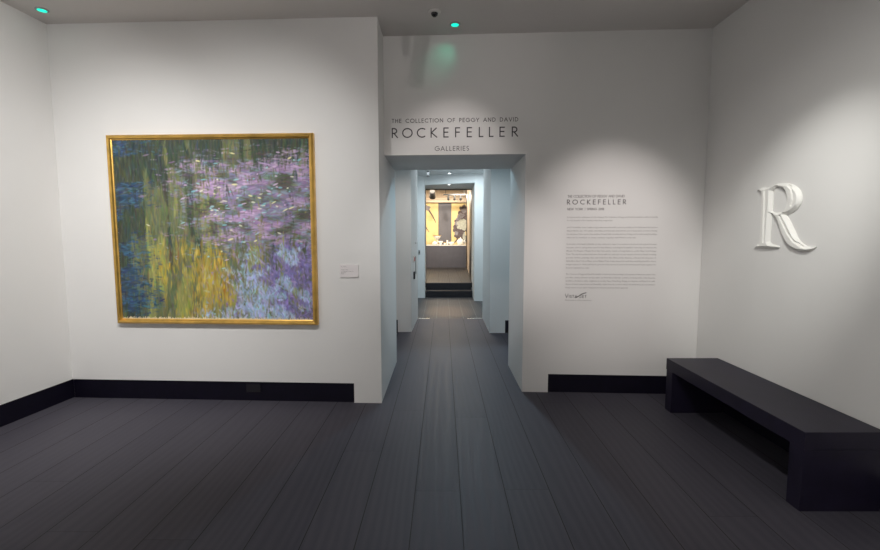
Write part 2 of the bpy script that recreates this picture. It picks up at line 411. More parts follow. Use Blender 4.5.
ca.data.foreach_set('color', np.concatenate([cl, np.ones((len(cl), 1))], 1).astype(np.float32).ravel())
m = bpy.data.materials.new('oil_paint_on_canvas'); m.use_nodes = True; nt = m.node_tree
va = nt.nodes.new('ShaderNodeVertexColor'); va.layer_name = 'pigment'
b = nt.nodes['Principled BSDF']; b.inputs['Roughness'].default_value = .6; b.inputs['Specular IOR Level'].default_value = .25
nt.links.new(va.outputs['Color'], b.inputs['Base Color'])
n = nt.nodes.new('ShaderNodeTexNoise'); n.inputs['Scale'].default_value = 140
tc = nt.nodes.new('ShaderNodeTexCoord'); nt.links.new(tc.outputs['Object'], n.inputs['Vector'])
bp = nt.nodes.new('ShaderNodeBump'); bp.inputs['Strength'].default_value = .3; bp.inputs['Distance'].default_value = .002
nt.links.new(n.outputs['Fac'], bp.inputs['Height']); nt.links.new(bp.outputs['Normal'], b.inputs['Normal'])
link_mesh('canvas', me, m, pt)
bm = bmesh.new(); box(bm, -PW/2+.02, PW/2-.02, .02, PH-.02, .001, .018); finish('backing_board', bm, M['dark_plastic'], pt)

# ------------------------------------------------------------------ lettering: a geometric stroke alphabet
def arc(cx, cy, rx, ry, a0, a1, n=14):
    return [(cx+rx*math.cos(math.radians(a0+(a1-a0)*i/n)), cy+ry*math.sin(math.radians(a0+(a1-a0)*i/n))) for i in range(n+1)]
G = {
 'A': (.78, [[(0, 0), (.39, 1), (.78, 0)], [(.15, .34), (.63, .34)]]),
 'C': (.80, [arc(.5, .5, .48, .48, 52, 308, 22)]),
 'D': (.70, [[(.04, 0), (.04, 1), (.22, 1)] + arc(.22, .5, .46, .5, 90, -90) + [(.04, 0)]]),
 'E': (.46, [[(.46, 1), (.04, 1), (.04, 0), (.46, 0)], [(.04, .53), (.43, .53)]]),
 'F': (.44, [[(.44, 1), (.04, 1), (.04, 0)], [(.04, .52), (.42, .52)]]),
 'G': (.92, [arc(.5, .5, .48, .48, 48, 360, 26) + [(.55, .5)]]),
 'H': (.64, [[(.04, 0), (.04, 1)], [(.60, 0), (.60, 1)], [(.04, .53), (.60, .53)]]),
 'I': (.08, [[(.04, 0), (.04, 1)]]),
 'J': (.34, [[(.28, 1), (.28, .2)] + arc(.13, .2, .15, .2, 0, -150, 8)]),
 'K': (.60, [[(.04, 0), (.04, 1)], [(.56, 1), (.07, .50), (.60, 0)]]),
 'L': (.40, [[(.04, 1), (.04, 0), (.40, 0)]]),
 'M': (.86, [[(.02, 0), (.14, 1), (.43, .18), (.72, 1), (.84, 0)]]),
 'N': (.72, [[(.04, 0), (.04, 1), (.68, 0), (.68, 1)]]),
 'O': (.98, [arc(.49, .5, .48, .49, 0, 360, 30)]),
 'P': (.48, [[(.04, 0), (.04, 1), (.22, 1)] + arc(.22, .735, .24, .265, 90, -90) + [(.04, .47)]]),
 'R': (.56, [[(.04, 0), (.04, 1), (.24, 1)] + arc(.24, .735, .25, .265, 90, -90) + [(.04, .47)], [(.22, .47), (.56, 0)]]),
 'S': (.46, [arc(.23, .74, .19, .25, 35, 270, 12)[:-1] + arc(.23, .25, .21, .25, 90, -145, 12)]),
 'T': (.50, [[(0, 1), (.50, 1)], [(.25, 1), (.25, 0)]]),
 'V': (.72, [[(0, 1), (.36, 0), (.72, 1)]]),
 'W': (1.04, [[(0, 1), (.26, 0), (.52, 1), (.78, 0), (1.04, 1)]]),
 'Y': (.62, [[(0, 1), (.31, .48), (.62, 1)], [(.31, .48), (.31, 0)]]),
 '|': (.06, [[(.03, -.1), (.03, 1.1)]]),
 '0': (.56, [arc(.28, .5, .25, .49, 0, 360, 20)]),
 '1': (.22, [[(.02, .8), (.16, 1), (.16, 0)]]),
 '2': (.50, [arc(.25, .73, .21, .26, 170, -35, 12) + [(.02, 0), (.50, 0)]]),
 '8': (.50, [arc(.25, .75, .19, .24, 0, 360, 16), arc(.25, .26, .23, .25, 0, 360, 16)]),
}
def stroke(bm, pts, w, th):
    for (x0, y0), (x1, y1) in zip(pts, pts[1:]):
        dx, dy = x1-x0, y1-y0; L = math.hypot(dx, dy)
        if L < 1e-6: continue
        ux, uy = dx/L, dy/L; e = w*.42 if L > w else w*.15
        x0_, y0_, x1_, y1_ = x0-ux*e, y0-uy*e, x1+ux*e, y1+uy*e
        px, py = -uy*w/2, ux*w/2
        vs = [bm.verts.new((x, y, z)) for z in (0, th) for x, y in ((x0_+px, y0_+py), (x0_-px, y0_-py), (x1_-px, y1_-py), (x1_+px, y1_+py))]
        for f in ((4, 5, 6, 7), (0, 1, 5, 4), (1, 2, 6, 5), (2, 3, 7, 6), (3, 0, 4, 7)): bm.faces.new([vs[i] for i in f])
def glyph(bm, ch, x, y, h, w, th=.001, sx=1):
    _, ss = G[ch]
    for s in ss: stroke(bm, [(x+p[0]*h*sx, y+w/2+p[1]*(h-w)) for p in s], w, th)
def line(bm, text, x0, x1, y, h, w, space=.45):
    tot = sum(G[c][0]*h if c != ' ' else space*h for c in text); n = len(text)-1
    tr = (x1-x0-tot)/n; x = x0
    for c in text:
        if c != ' ': glyph(bm, c, x, y, h, w)
        x += (G[c][0] if c != ' ' else space)*h + tr
FBx = FB
ti = empty('wall_title', 'large dark grey capitals on the wall directly above the doorway', 'wall lettering', on_wall(B0, 0, 2.25, .0005, FB), FB)
k = lambda x: (x-B0[0])/FB[0][0]          # world x on the wall to distance along it
def letters(text, x0, x1, y, h, w, m, parent, space=.45):
    tot = sum(G[c][0]*h if c != ' ' else space*h for c in text); tr = (x1-x0-tot)/(len(text)-1); x = x0
    for c in text:
        if c != ' ':
            bm = bmesh.new(); glyph(bm, c, 0, 0, h, w); o = finish('letter', bm, m, parent); o.location = (x, y, 0)
        x += (G[c][0] if c != ' ' else space)*h + tr
letters('THE COLLECTION OF PEGGY AND DAVID', k(-.448), k(.717), 2.553-2.25, .038, .0054, M['ink_mid'], ti)
px = [100, 235, 418, 588, 748, 893, 1038, 1187, 1312, 1442, 1593]
sc = (k(.719)-k(-.45))/(1668-100)
for ch, p in zip('ROCKEFELLER', px):
    bm = bmesh.new(); glyph(bm, ch, 0, 0, .092, .0105); o = finish('letter', bm, M['ink'], ti); o.location = (k(-.45)+(p-100)*sc, 2.4155-2.25, 0)
letters('GALLERIES', k(-.047), k(.268), 2.2935-2.25, .044, .0052, M['ink_mid'], ti)

# body text with the built-in font, every line fitted to its own width
def font_lines(name, lines, parent, m, size):
    bm = bmesh.new()
    for txt, x0, x1, y in lines:
        cu = bpy.data.curves.new('tmp', 'FONT'); cu.body = txt; cu.size = size; cu.resolution_u = 1; cu.extrude = .0003
        o = bpy.data.objects.new('tmp', cu); C.objects.link(o)
        bpy.context.view_layer.update()
        me = bpy.data.meshes.new_from_object(o.evaluated_get(bpy.context.evaluated_depsgraph_get()))
        wx = max(v.co.x for v in me.vertices)
        f = (x1-x0)/wx if x1 else 1
        me.transform(Matrix.Translation((x0, y, 0)) @ Matrix.Diagonal((f, 1, 1, 1)))
        bm.from_mesh(me); bpy.data.objects.remove(o); bpy.data.meshes.remove(me); bpy.data.curves.remove(cu)
    me = bpy.data.meshes.new(name); bm.to_mesh(me); bm.free()
    return link_mesh(name, me, m, parent)
zi = lambda py: 1.587-.00939*(py-227)-.9
it = empty('introduction_text', 'block of small grey text with a logo below, on the wall right of the doorway', 'wall lettering', on_wall(B0, 0, .9, .0005, FB), FB)
L0, L1 = k(1.184), k(2.006)
bm = bmesh.new(); line(bm, 'THE COLLECTION OF PEGGY AND DAVID', k(1.184), k(1.70), zi(198.2), .024, .0036); finish('collection_line', bm, M['ink_light'], it)
letters('ROCKEFELLER', k(1.180), k(1.714), zi(205), .046, .0062, M['ink_mid'], it)
bm = bmesh.new(); line(bm, 'NEW YORK | SPRING 2018', k(1.184), k(1.518), zi(210.6), .022, .0034); finish('season_line', bm, M['ink_light'], it)
paras = [
 (218.1, 3.2, ['In honour and in celebration of a life of giving, The Collection of Peggy and David Rockefeller is offered entirely', 'for the benefit of the charities that they supported'], .5),
 (228.1, 3.36, ['John D. Rockefeller, Senior, taught each generation that with wealth comes responsibility, and the family name has long been',
   'linked with the care of hospitals, universities and museums, and with the arts of many lands and times. During',
   'his own years, Father carried that tradition forward with curiosity and deep feeling, and he built lasting friendships',
   'wherever he travelled, on every continent, together with Mother at his side'], .77),
 (244.7, 3.37, ['As stewards of the family’s philanthropy, they continued to support the institutions they loved, among them the many',
   'museums, schools, and gardens named in their lifetimes, including the Rockefeller University, the Harvard Art',
   'Museum, The Museum of Modern Art in New York, and the Council on Foreign Relations, and the Maine Coast Heritage',
   'Trust. The objects they lived with were chosen with care, and each one was enjoyed at home by friends, including',
   'porcelain, furniture, paintings, silver, and works from Asia, Africa and the Americas, collected over sixty years of',
   'family life in New York, in Maine, and at Hudson Pines. It was always their wish that everything should be shared',
   'and give pleasure to others, and that the proceeds of the sale would carry on the work they had begun together, for',
   'the good of generations to come'], .26),
 (274.7, 3.37, ['The Collection of Peggy and David Rockefeller includes important paintings by European and American masters, fine',
   'porcelain, ceramics, furniture and decorative arts from Asia and Europe, as well as works by artists of the Americas',
   'and Africa, shown in a series of galleries in London, Paris, Hong Kong, Beijing, Los Angeles, and New York, with',
   'themes of travel, nature, home and friendship, drawn from the rooms in which the family lived, and presented as',
   'they were seen and enjoyed by them and by their guests'], .70)]
for y0, dy, ls, last in paras:
    rows = []
    for i, t in enumerate(ls):
        e = L1 if i < len(ls)-1 else L0+(L1-L0)*last*1.0
        rows.append((t, L0, e, zi(y0+i*dy)))
    font_lines('paragraph', rows, it, M['ink_light'], .0205)
lg = bmesh.new()
y = zi(298.0); x = k(1.183)
for ch, h in zip('VISTA', (.040, .028, .028, .028, .028)):
    glyph(lg, ch, x, y, h, .0038); x += G[ch][0]*h+.008
stroke(lg, [(x-.022, y+.002), (x+.008, y+.018), (x+.040, y+.040), (x+.075, y+.050)], .007, .001)
x += .012
for ch, h in zip('JET', (.042, .028, .028)):
    glyph(lg, ch, x, y, h, .0038, sx=1.3 if ch == 'J' else 1); x += G[ch][0]*h*(1.3 if ch == 'J' else 1)+.010
finish('sponsor_logo', lg, M['ink'], it)
font_lines('sponsor_line', [('Global partner of the preview tour', k(1.183), k(1.43), zi(300.9))], it, M['ink_light'], .018)

# wall label by the painting
pl = empty('wall_label', 'small white caption card on the wall right of the gilded painting', 'caption card', on_wall(C1, (-.882-C1[0])/FA[0][0], 1.139, .001, FA), FA)
bm = bmesh.new(); box(bm, 0, .165, 0, .114, 0, .009, .001); finish('card', bm, M['card'], pl)
def fl(y, a, b, t): return (t, .012+a*.14, .012+b*.14, y)
o = font_lines('caption_text', [fl(.092, 0, .36, 'The Collection'), fl(.066, 0, .45, 'Painting in colours'), fl(.052, .0, .78, 'oil on canvas, signed lower right corner'), fl(.041, 0, .3, '63 x 70 in'), fl(.030, 0, .2, 'Estate')], pl, M['ink_light'], .010)
o.location = (0, 0, .0095)

# ------------------------------------------------------------------ the carved letter
def smooth_poly(P, thr=48, n=5):
    N = len(P); out = []
    def corner(i):
        a, b, c = Vector(P[i-1]), Vector(P[i]), Vector(P[(i+1) % N])
        return math.degrees((b-a).angle(c-b)) > thr
    for i in range(N):
        p1, p2 = Vector(P[i]), Vector(P[(i+1) % N])
        p0 = Vector(P[i-1]) if not corner(i) else p1*2-p2
        p3 = Vector(P[(i+2) % N]) if not corner((i+1) % N) else p2*2-p1
        for k_ in range(n):
            t = k_/n
            q_ = .5*((2*p1)+(p2-p0)*t+(2*p0-5*p1+4*p2-p3)*t*t+(3*p1-p0-3*p2+p3)*t**3)
            out.append((q_.x, q_.y))
    return out
R_OUT = [(3.382, 1.846), (3.341, 1.861), (3.308, 1.862), (3.282, 1.857), (3.24, 1.862), (3.186, 1.873), (3.119, 1.87), (3.055, 1.857), (2.997, 1.826), (2.966, 1.787), (2.958, 1.744), (2.972, 1.702), (3.011, 1.671), (3.05, 1.655), (3.085, 1.651), (3.052, 1.614), (3.003, 1.544), (2.955, 1.476), (2.899, 1.439), (2.853, 1.428), (2.815, 1.433), (2.851, 1.407), (2.901, 1.398), (2.966, 1.406), (3.037, 1.436), (3.087, 1.495), (3.126, 1.566), (3.157, 1.618), (3.194, 1.652), (3.22, 1.666), (3.219, 1.463), (3.197, 1.445), (3.127, 1.432), (3.146, 1.416), (3.381, 1.409), (3.349, 1.431), (3.314, 1.449), (3.31, 1.468), (3.319, 1.784), (3.325, 1.817), (3.346, 1.837)]
R_CTR = [(3.213, 1.682), (3.22, 1.827), (3.184, 1.85), (3.136, 1.839), (3.099, 1.818), (3.08, 1.783), (3.073, 1.734), (3.088, 1.69), (3.122, 1.672), (3.168, 1.669), (3.198, 1.673)]
GR = [[(3.060, 1.848), (3.036, 1.828), (3.014, 1.79), (3.011, 1.748), (3.021, 1.71)],
      [(3.116, 1.642), (3.088, 1.598), (3.034, 1.523), (2.975, 1.464), (2.912, 1.432)],
      [(3.279, 1.835), (3.271, 1.79), (3.257, 1.46)]]
FR = wall_frame((xr(3.1), 3.1), (xr(0), 0))
lo = (xr(3.1)-.0005, 3.128, 1.40)
def seg_dist(X, Y, pts, closed):
    D = np.full(X.shape, 1e9)
    P = list(pts) + ([pts[0]] if closed else [])
    for (x0, y0), (x1, y1) in zip(P, P[1:]):
        dx, dy = x1-x0, y1-y0; L2 = dx*dx+dy*dy
        if L2 < 1e-12: continue
        t = np.clip(((X-x0)*dx+(Y-y0)*dy)/L2, 0, 1)
        D = np.minimum(D, np.hypot(X-x0-t*dx, Y-y0-t*dy))
    return D
def inside(X, Y, pts):
    r_ = np.zeros(X.shape, bool); n_ = len(pts)
    for i in range(n_):
        x0, y0 = pts[i-1]; x1, y1 = pts[i]
        if y0 == y1: continue
        c_ = ((y0 > Y) != (y1 > Y)) & (X < (x1-x0)*(Y-y0)/(y1-y0)+x0)
        r_ ^= c_
    return r_
def letter_mesh():
    """a carved prismatic letter: the surface rises from every edge and dips along the inline groove"""
    O = smooth_poly([(3.1-a, b-1.40) for a, b in R_OUT]); I = smooth_poly([(3.1-a, b-1.40) for a, b in R_CTR])
    grid = .0022
    xs_ = np.arange(-.30, .305, grid); ys_ = np.arange(-.02, .50, grid)
    X, Y = np.meshgrid(xs_, ys_)
    ins = inside(X, Y, O) & ~inside(X, Y, I)
    d = np.minimum(seg_dist(X, Y, O, True), seg_dist(X, Y, I, True)); d = np.where(ins, d, -d)
    g = np.full(X.shape, 1e9)
    for P in GR:
        Q = [(3.1-a, b-1.40) for a, b in P]; R_ = []
        for i in range(len(Q)-1):
            for t in (0, .25, .5, .75): R_.append((Q[i][0]+(Q[i+1][0]-Q[i][0])*t, Q[i][1]+(Q[i+1][1]-Q[i][1])*t))
        g = np.minimum(g, seg_dist(X, Y, Q, False))
    gx, gy = np.gradient(d, grid, axis=1), np.gradient(d, grid, axis=0)
    near = (d <= 0) & (d > -grid*1.6)
    cell = (d[:-1, :-1] > 0) | (d[1:, :-1] > 0) | (d[:-1, 1:] > 0) | (d[1:, 1:] > 0)
    XX, YY = X.copy(), Y.copy()
    XX[near] -= (gx*d)[near]; YY[near] -= (gy*d)[near]
    h = .007 + np.minimum(np.maximum(d, 0)*1.25, .021) - np.maximum(0, .018-g*2.0)*(d > .006)
    h = np.maximum(h, .006)
    V = {}; bm = bmesh.new()
    def vert(i, j, top):
        key = (i, j, top)
        if key not in V: V[key] = bm.verts.new((XX[i, j], YY[i, j], h[i, j] if top else 0))
        return V[key]
    ii, jj = np.nonzero(cell)
    cs = set(zip(ii.tolist(), jj.tolist()))
    for i, j in cs:
        q4 = [(i, j), (i, j+1), (i+1, j+1), (i+1, j)]
        bm.faces.new([vert(a, b, 1) for a, b in q4])
        for (a, b), nb in zip(((0, 1), (1, 2), (2, 3), (3, 0)), ((i-1, j), (i, j+1), (i+1, j), (i, j-1))):
            if nb not in cs:
                bm.faces.new((vert(*q4[a], 1), vert(*q4[b], 1), vert(*q4[b], 0), vert(*q4[a], 0)))
    return bm
o = finish('wall_letter', letter_mesh(), M['letter'])
o.matrix_world = Matrix.Translation(lo) @ FR
tag(o, 'white raised serif capital letter R with an inline groove on the right wall', 'letter')

# ------------------------------------------------------------------ bench
bx0, bx1, by0, by1 = 1.962, 2.407, 2.30, 3.763
be = empty('bench', 'long low dark bench against the right wall below the white letter', 'bench', (bx0, by0, 0))
bw, bl = bx1-bx0, by1-by0
bm = bmesh.new(); box(bm, 0, bw, 0, bl, .352, .45, .003); finish('seat', bm, M['bench'], be)
for a, b_ in ((.003, .10), (bl-.10, bl-.003)):
    bm = bmesh.new(); box(bm, .003, bw-.003, a, b_, 0, .3505, .003); finish('leg', bm, M['bench'], be)

# ------------------------------------------------------------------ ceiling fittings
def green_lamp(x, y, lab):
    e = empty('ceiling_light', lab, 'ceiling light', (x, y, H), group='green ceiling lights')
    bm = bmesh.new(); lathe(bm, [(.046, -.0005), (.046, -.005), (.040, -.009), (.034, -.009), (.034, -.0005)], 32); finish('trim_ring', bm, M['grey_plastic'], e, True)
    bm = bmesh.new(); lathe(bm, [(.0335, -.002), (.0335, -.009), (.022, -.013), (.008, -.015)], 32); finish('lens', bm, M['green_glow'], e, True)
green_lamp(-3.227, 3.767, 'small green glowing ceiling light in the far left corner above the painting')
green_lamp(.13, 4.014, 'small green glowing ceiling light above the doorway lettering')
e = empty('ceiling_camera', 'small black domed camera in a white ring on the ceiling beside the green light', 'camera', (-.045, 3.791, H))
bm = bmesh.new(); lathe(bm, [(.052, -.0005), (.052, -.010), (.046, -.016), (.028, -.018)], 32); finish('ring', bm, M['white_plastic'], e, True)
bm = bmesh.new(); lathe(bm, [(.028, -.012), (.028, -.022), (.024, -.034), (.014, -.044), (.004, -.047)], 32); finish('dome', bm, M['black'], e, True)

# socket in the left baseboard
so = empty('floor_socket', 'small dark socket plate set in the black baseboard under the painting', 'socket', on_wall(C1, (-1.705-C1[0])/FA[0][0], .075, -.0118, FA), FA)
bm = bmesh.new(); box(bm, -.072, .072, 0, .085, 0, .004, .001); finish('plate', bm, M['plinth'], so)
bm = bmesh.new(); box(bm, -.066, .066, .006, .079, .004, .006, .001); finish('cover', bm, M['dark_plastic'], so)

# corridor wall fittings on the left pier
FP = wall_frame((-.406, 8.07), (-.449, 6.87))
FPi = wall_frame((-.449, 6.87), (-.406, 8.07))
def pier(y, z): return (-.449+(y-6.87)*.0358+.001, y, z)
e = empty('alarm_call_point', 'small red and white call point on the side of the corridor pier', 'alarm', pier(7.22, 1.11), FPi)
bm = bmesh.new(); box(bm, -.05, .05, -.03, .075, 0, .02, .003); finish('housing', bm, M['white_plastic'], e)
bm = bmesh.new(); box(bm, -.035, .035, -.01, .05, .02, .027, .002); finish('button', bm, M['red'], e)
e = empty('card_reader', 'small dark green card reader below the red call point on the corridor pier', 'card reader', pier(7.28, .80), FPi)
bm = bmesh.new(); box(bm, -.05, .05, 0, .12, 0, .022, .004); finish('housing', bm, M['dark_plastic'], e)
bm = bmesh.new(); box(bm, -.03, .03, .07, .10, .022, .024); finish('screen', bm, mat('dull_green_screen', (.02, .07, .05, 1), .3, noise=.1), e)
bm = bmesh.new(); box(bm, -.006, .006, 0, .30, 0, .012, .002); o = finish('cable_conduit', bm, M['grey_plastic']); o.matrix_world = Matrix.Translation(pier(7.60, .86)) @ FPi
tag(o, 'thin grey vertical cable cover on the side of the corridor pier', 'cable cover')
bm = bmesh.new(); lathe(bm, [(.022, 0), (.022, .012), (.014, .018), (.003, .019)], 20); o = finish('motion_sensor', bm, M['white_plastic'], None, True); o.matrix_world = Matrix.Translation(pier(7.62, 1.39)) @ FPi
tag(o, 'tiny white round sensor high on the side of the corridor pier', 'sensor')
e = empty('light_switch', 'small grey switch on the pale end wall left of the display room doorway', 'switch', (-.50, 10.735, 1.06))
bm = bmesh.new(); box(bm, -.022, .022, -.012, 0, 0, .11, .002); finish('plate', bm, M['grey_plastic'], e)
bm = bmesh.new(); box(bm, -.010, .010, -.017, -.012, .03, .08, .001); finish('rocker', bm, M['dark_plastic'], e)

# corridor ceiling lamps
def downlight(x, y, z, lab):
    e = empty('downlight', lab, 'ceiling light', (x, y, z), group='corridor downlights')
    bm = bmesh.new(); lathe(bm, [(.044, -.0005), (.044, -.004), (.034, -.006), (.031, -.003), (.031, -.0005)], 28); finish('trim_ring', bm, M['white_plastic'], e, True)
    bm = bmesh.new(); lathe(bm, [(.030, -.001), (.030, -.005), (.014, -.007)], 28); finish('lamp', bm, M['lamp_glow'], e, True)
downlight(.21, 10.25, HC+.01, 'lit white downlight in the corridor ceiling, the nearer of two')
downlight(.215, 10.62, 2.72, 'lit white downlight over the doorway of the display room')

def spotlight(loc, aim, lab, s=1, group='display room spotlights', cat='spotlight', drop=0):
    e = empty('spotlight', lab, cat, loc, group=group)
    bm = bmesh.new(); lathe(bm, [(.035*s, 0), (.035*s, -.02*s), (.012*s, -.025*s), (.012*s, -.10*s-drop)], 16); finish('stem', bm, M['spot'], e, True)
    d = Vector(aim)-Vector(loc)-Vector((0, 0, -.1*s)); d.normalize(); p = Vector((0, 0, -.12*s-drop))
    bm = bmesh.new(); tube(bm, [p-d*.09*s, p-d*.085*s, p+d*.02*s, p+d*.10*s], [.035*s, .05*s, .055*s, .062*s], 18); finish('head', bm, M['spot'], e, True)
    return e
spotlight((-.262, 9.9, HC+.009), (-.262, 9.9, 1.5), 'small grey spotlight hanging from the corridor ceiling on the left', .55, 'corridor spotlights')

# ------------------------------------------------------------------ display room
co_ = empty('display_counter', 'long charcoal counter with a white top in the display room', 'counter', (.22, 16.7, .33))
bm = bmesh.new(); box(bm, -2.3, .76, 0, .60, 0, .815); finish('front', bm, M['counter'], co_)
bm = bmesh.new(); box(bm, -2.3, .765, -.01, .60, .816, .85, .004); finish('top', bm, M['porcelain'], co_)
def panel(name, x0, x1, z0, z1, m, lab, cat, y=17.42, th=.05):
    e = empty(name, lab, cat, ((x0+x1)/2, y, z0))
    w_ = (x1-x0)/2
    bm = bmesh.new(); box(bm, -w_, w_, 0, th, 0, z1-z0, .004); finish('board', bm, m, e)
    return e
ZB = .34
pL = panel('wallpaper_panel', -1.9, -.065, ZB, 2.79, M['yellow'], 'golden yellow wallpaper panel with a dark branch, left of the grey panel', 'wallpaper panel')
pC = panel('grey_panel', -.06, .44, ZB, 2.79, M['slate'], 'tall slate grey panel between the two yellow wallpaper panels', 'panel', y=17.44, th=.04)
pR = panel('wallpaper_panel', .445, 1.9, ZB, 2.79, M['yellow'], 'golden yellow wallpaper panel with a big grey blossom, right of the grey panel', 'wallpaper panel')
def blot(bm, cx, cz, rx, rz, seed, th, lobes=5, n=48):
    rr = random.Random(seed); ph = rr.random()*6
    pts = []
    for i in range(n):
        a = 2*math.pi*i/n
        r = 1 + .16*math.cos(lobes*a+ph) + .05*math.cos((lobes*2+1)*a+ph*2)
        pts.append((cx+rx*r*math.cos(a), cz+rz*r*math.sin(a)))
    lo_ = [bm.verts.new((x, 0, z)) for x, z in pts]; hi = [bm.verts.new((x, -th, z)) for x, z in pts]
    bm.faces.new(hi)
    for i in range(n): bm.faces.new((lo_[i], lo_[(i+1) % n], hi[(i+1) % n], hi[i]))
def ribbon(bm, pts, w, th):
    for (x0, z0), (x1, z1), w0, w1 in zip(pts, pts[1:], w, w[1:]):
        d = Vector((x1-x0, z1-z0)).normalized(); nx, nz = -d.y, d.x
        P = [(x0+nx*w0, z0+nz*w0), (x0-nx*w0, z0-nz*w0), (x1-nx*w1, z1-nz*w1), (x1+nx*w1, z1+nz*w1)]
        lo_ = [bm.verts.new((x, 0, z)) for x, z in P]; hi = [bm.verts.new((x, -th, z)) for x, z in P]
        bm.faces.new(hi)
        for i in range(4): bm.faces.new((lo_[i], lo_[(i+1) % 4], hi[(i+1) % 4], hi[i]))
# right panel, local origin (1.1725, 17.42, .34): blossom spans world x .5-1.0, z 1.3-2.7
ox = 1.1725
for i, (x, z, a, b_) in enumerate([(.93, 2.55, .17, .16), (.86, 2.33, .18, .17), (.70, 2.05, .14, .13), (.62, 1.78, .11, .17), (.68, 1.55, .12, .14), (.84, 1.60, .14, .20), (.95, 1.42, .12, .16), (.80, 1.90, .26, .30), (1.05, 2.2, .2, .5)]):
    bm = bmesh.new(); blot(bm, x-ox, z-ZB, a, b_, i, .002+.0004*i, 5); finish('dark_petal', bm, M['petal_dark'], pR)
for i, (x, z, a, b_) in enumerate([(.82, 2.30, .13, .10), (.94, 2.50, .12, .10), (.66, 2.00, .09, .08), (.72, 2.18, .10, .07), (.64, 1.62, .07, .08)]):
    bm = bmesh.new(); blot(bm, x-ox, z-ZB, a, b_, 20+i, .007+.0004*i, 4); finish('grey_petal', bm, M['petal_mid'], pR)
for i, (x, z, a, b_) in enumerate([(.82, 2.02, .15, .13), (.78, 1.87, .11, .10), (.92, 1.88, .12, .14), (.94, 2.08, .10, .09), (.95, 1.5, .06, .16)]):
    bm = bmesh.new(); blot(bm, x-ox, z-ZB, a, b_, 40+i, .010+.0004*i, 3); finish('pale_petal', bm, M['petal_pale'], pR)
bm = bmesh.new(); ribbon(bm, [(.55-ox, 1.24-ZB), (.66-ox, 1.36-ZB), (.80-ox, 1.56-ZB)], [.02, .022, .03], .003); finish('blossom_stem', bm, M['petal_dark'], pR)
ox = -.9825
bm = bmesh.new(); ribbon(bm, [(-.62-ox, 2.62-ZB), (-.45-ox, 2.53-ZB), (-.33-ox, 2.36-ZB), (-.20-ox, 2.12-ZB), (-.16-ox, 2.02-ZB)], [.02, .03, .026, .018, .008], .003); finish('branch', bm, M['petal_dark'], pL)
bm = bmesh.new(); ribbon(bm, [(-.62-ox, 1.95-ZB), (-.52-ox, 1.80-ZB), (-.42-ox, 1.66-ZB)], [.03, .02, .008], .003); finish('branch', bm, M['petal_dark'], pL)
bm = bmesh.new(); blot(bm, -.50-ox, 2.60-ZB, .12, .10, 77, .005, 4); finish('bird_shape', bm, M['petal_mid'], pL)

# porcelain on the counter, top at z 1.18
ZT = 1.1805
def ware(name, prof, x, y, lab, cat, band=None):
    e = empty(name, lab, cat, (x, y, ZT), group='porcelain on the display counter')
    bm = bmesh.new(); lathe(bm, prof, 28); finish('body', bm, M['porcelain'], e, True)
    if band:
        bm = bmesh.new(); lathe(bm, [(band[0]-.001, band[1]), (band[0]+.004, band[1]), (band[0]+.004, band[1]+.018), (band[0]-.001, band[1]+.018)], 28); finish('gilt_rim', bm, M['gilt'], e, True)
ware('footed_bowl', [(.07, 0), (.06, .02), (.022, .05), (.022, .17), (.06, .21), (.125, .28), (.155, .36), (.145, .36), (.11, .29), (.02, .22)], -.11, 16.95, 'tall white footed bowl with a gilt rim at the left end of the display', 'bowl', (.155, .345))
ware('tureen', [(.07, 0), (.12, .04), (.15, .10), (.13, .17), (.09, .20), (.04, .23), (.015, .26), (.02, .28), (.004, .29)], .78, 16.95, 'large white lidded tureen in front of the grey blossom', 'tureen')
ware('low_bowl', [(.05, 0), (.09, .04), (.13, .11), (.12, .11), (.08, .05), (.01, .02)], .43, 16.9, 'white low bowl in front of the grey panel right side', 'bowl')
ware('tea_cup', [(.03, 0), (.035, .02), (.05, .09), (.045, .09), (.01, .02)], .18, 16.86, 'small white tea cup at the middle of the counter', 'cup', (.05, .078))
ware('sauce_boat', [(.05, 0), (.04, .03), (.08, .08), (.10, .14), (.09, .14), (.02, .05)], .02, 16.85, 'white sauce boat right of the footed bowl', 'sauce boat')
ware('small_vase', [(.03, 0), (.05, .06), (.03, .13), (.035, .17), (.03, .17), (.01, .1)], .28, 17.0, 'small white vase standing behind the tea cup', 'vase')
ware('covered_dish', [(.06, 0), (.11, .03), (.10, .08), (.04, .12), (.012, .14), (.004, .15)], -.20, 16.82, 'white covered dish in front of the footed bowl', 'dish')
ware('tall_jar', [(.03, 0), (.045, .06), (.04, .12), (.02, .15), (.025, .18), (.02, .18), (.01, .15)], .95, 17.15, 'white jar at the right end of the counter', 'jar')
# ceiling track with spotlights
bm = bmesh.new(); box(bm, .12, .93, 15.975, 16.025, 2.955, 3.01, .003)
for x in (.2, .86): box(bm, x-.008, x+.008, 15.992, 16.008, 3.01, 3.299)
tag(finish('lighting_track', bm, M['spot']), 'grey lighting track hung across the top of the display room', 'lighting track')
spotlight((-.24, 14.2, 3.299), (-.2, 17.4, 1.6), 'large grey spotlight at the left of the display room ceiling', 1.7, drop=.26)
for x, lab in ((.30, 'first small grey spotlight on the track, over the grey panel'), (.52, 'second small spotlight on the track, over the low bowl'), (.74, 'third small spotlight on the track, over the tureen')):
    spotlight((x, 16.0, 2.954), (x, 17.4, 1.4), lab, .75)

e = empty('ceiling_spotlight', 'slim grey spotlight hung from the ceiling in front of the doorway, above the view', 'spotlight', (-.105, 2.6, H))
bm = bmesh.new(); tube(bm, [(-.004, 0, -.0005), (-.004, 0, -.25)], .017, 14); finish('stem', bm, M['spot'], e, True)
bm = bmesh.new(); tube(bm, [(.072, .02, -.17), (.071, .02, -.165), (.066, .02, -.20), (.038, 0, -.392), (.037, 0, -.396)], [.02, .034, .038, .038, .032], 18); finish('head', bm, M['spot'], e, True)

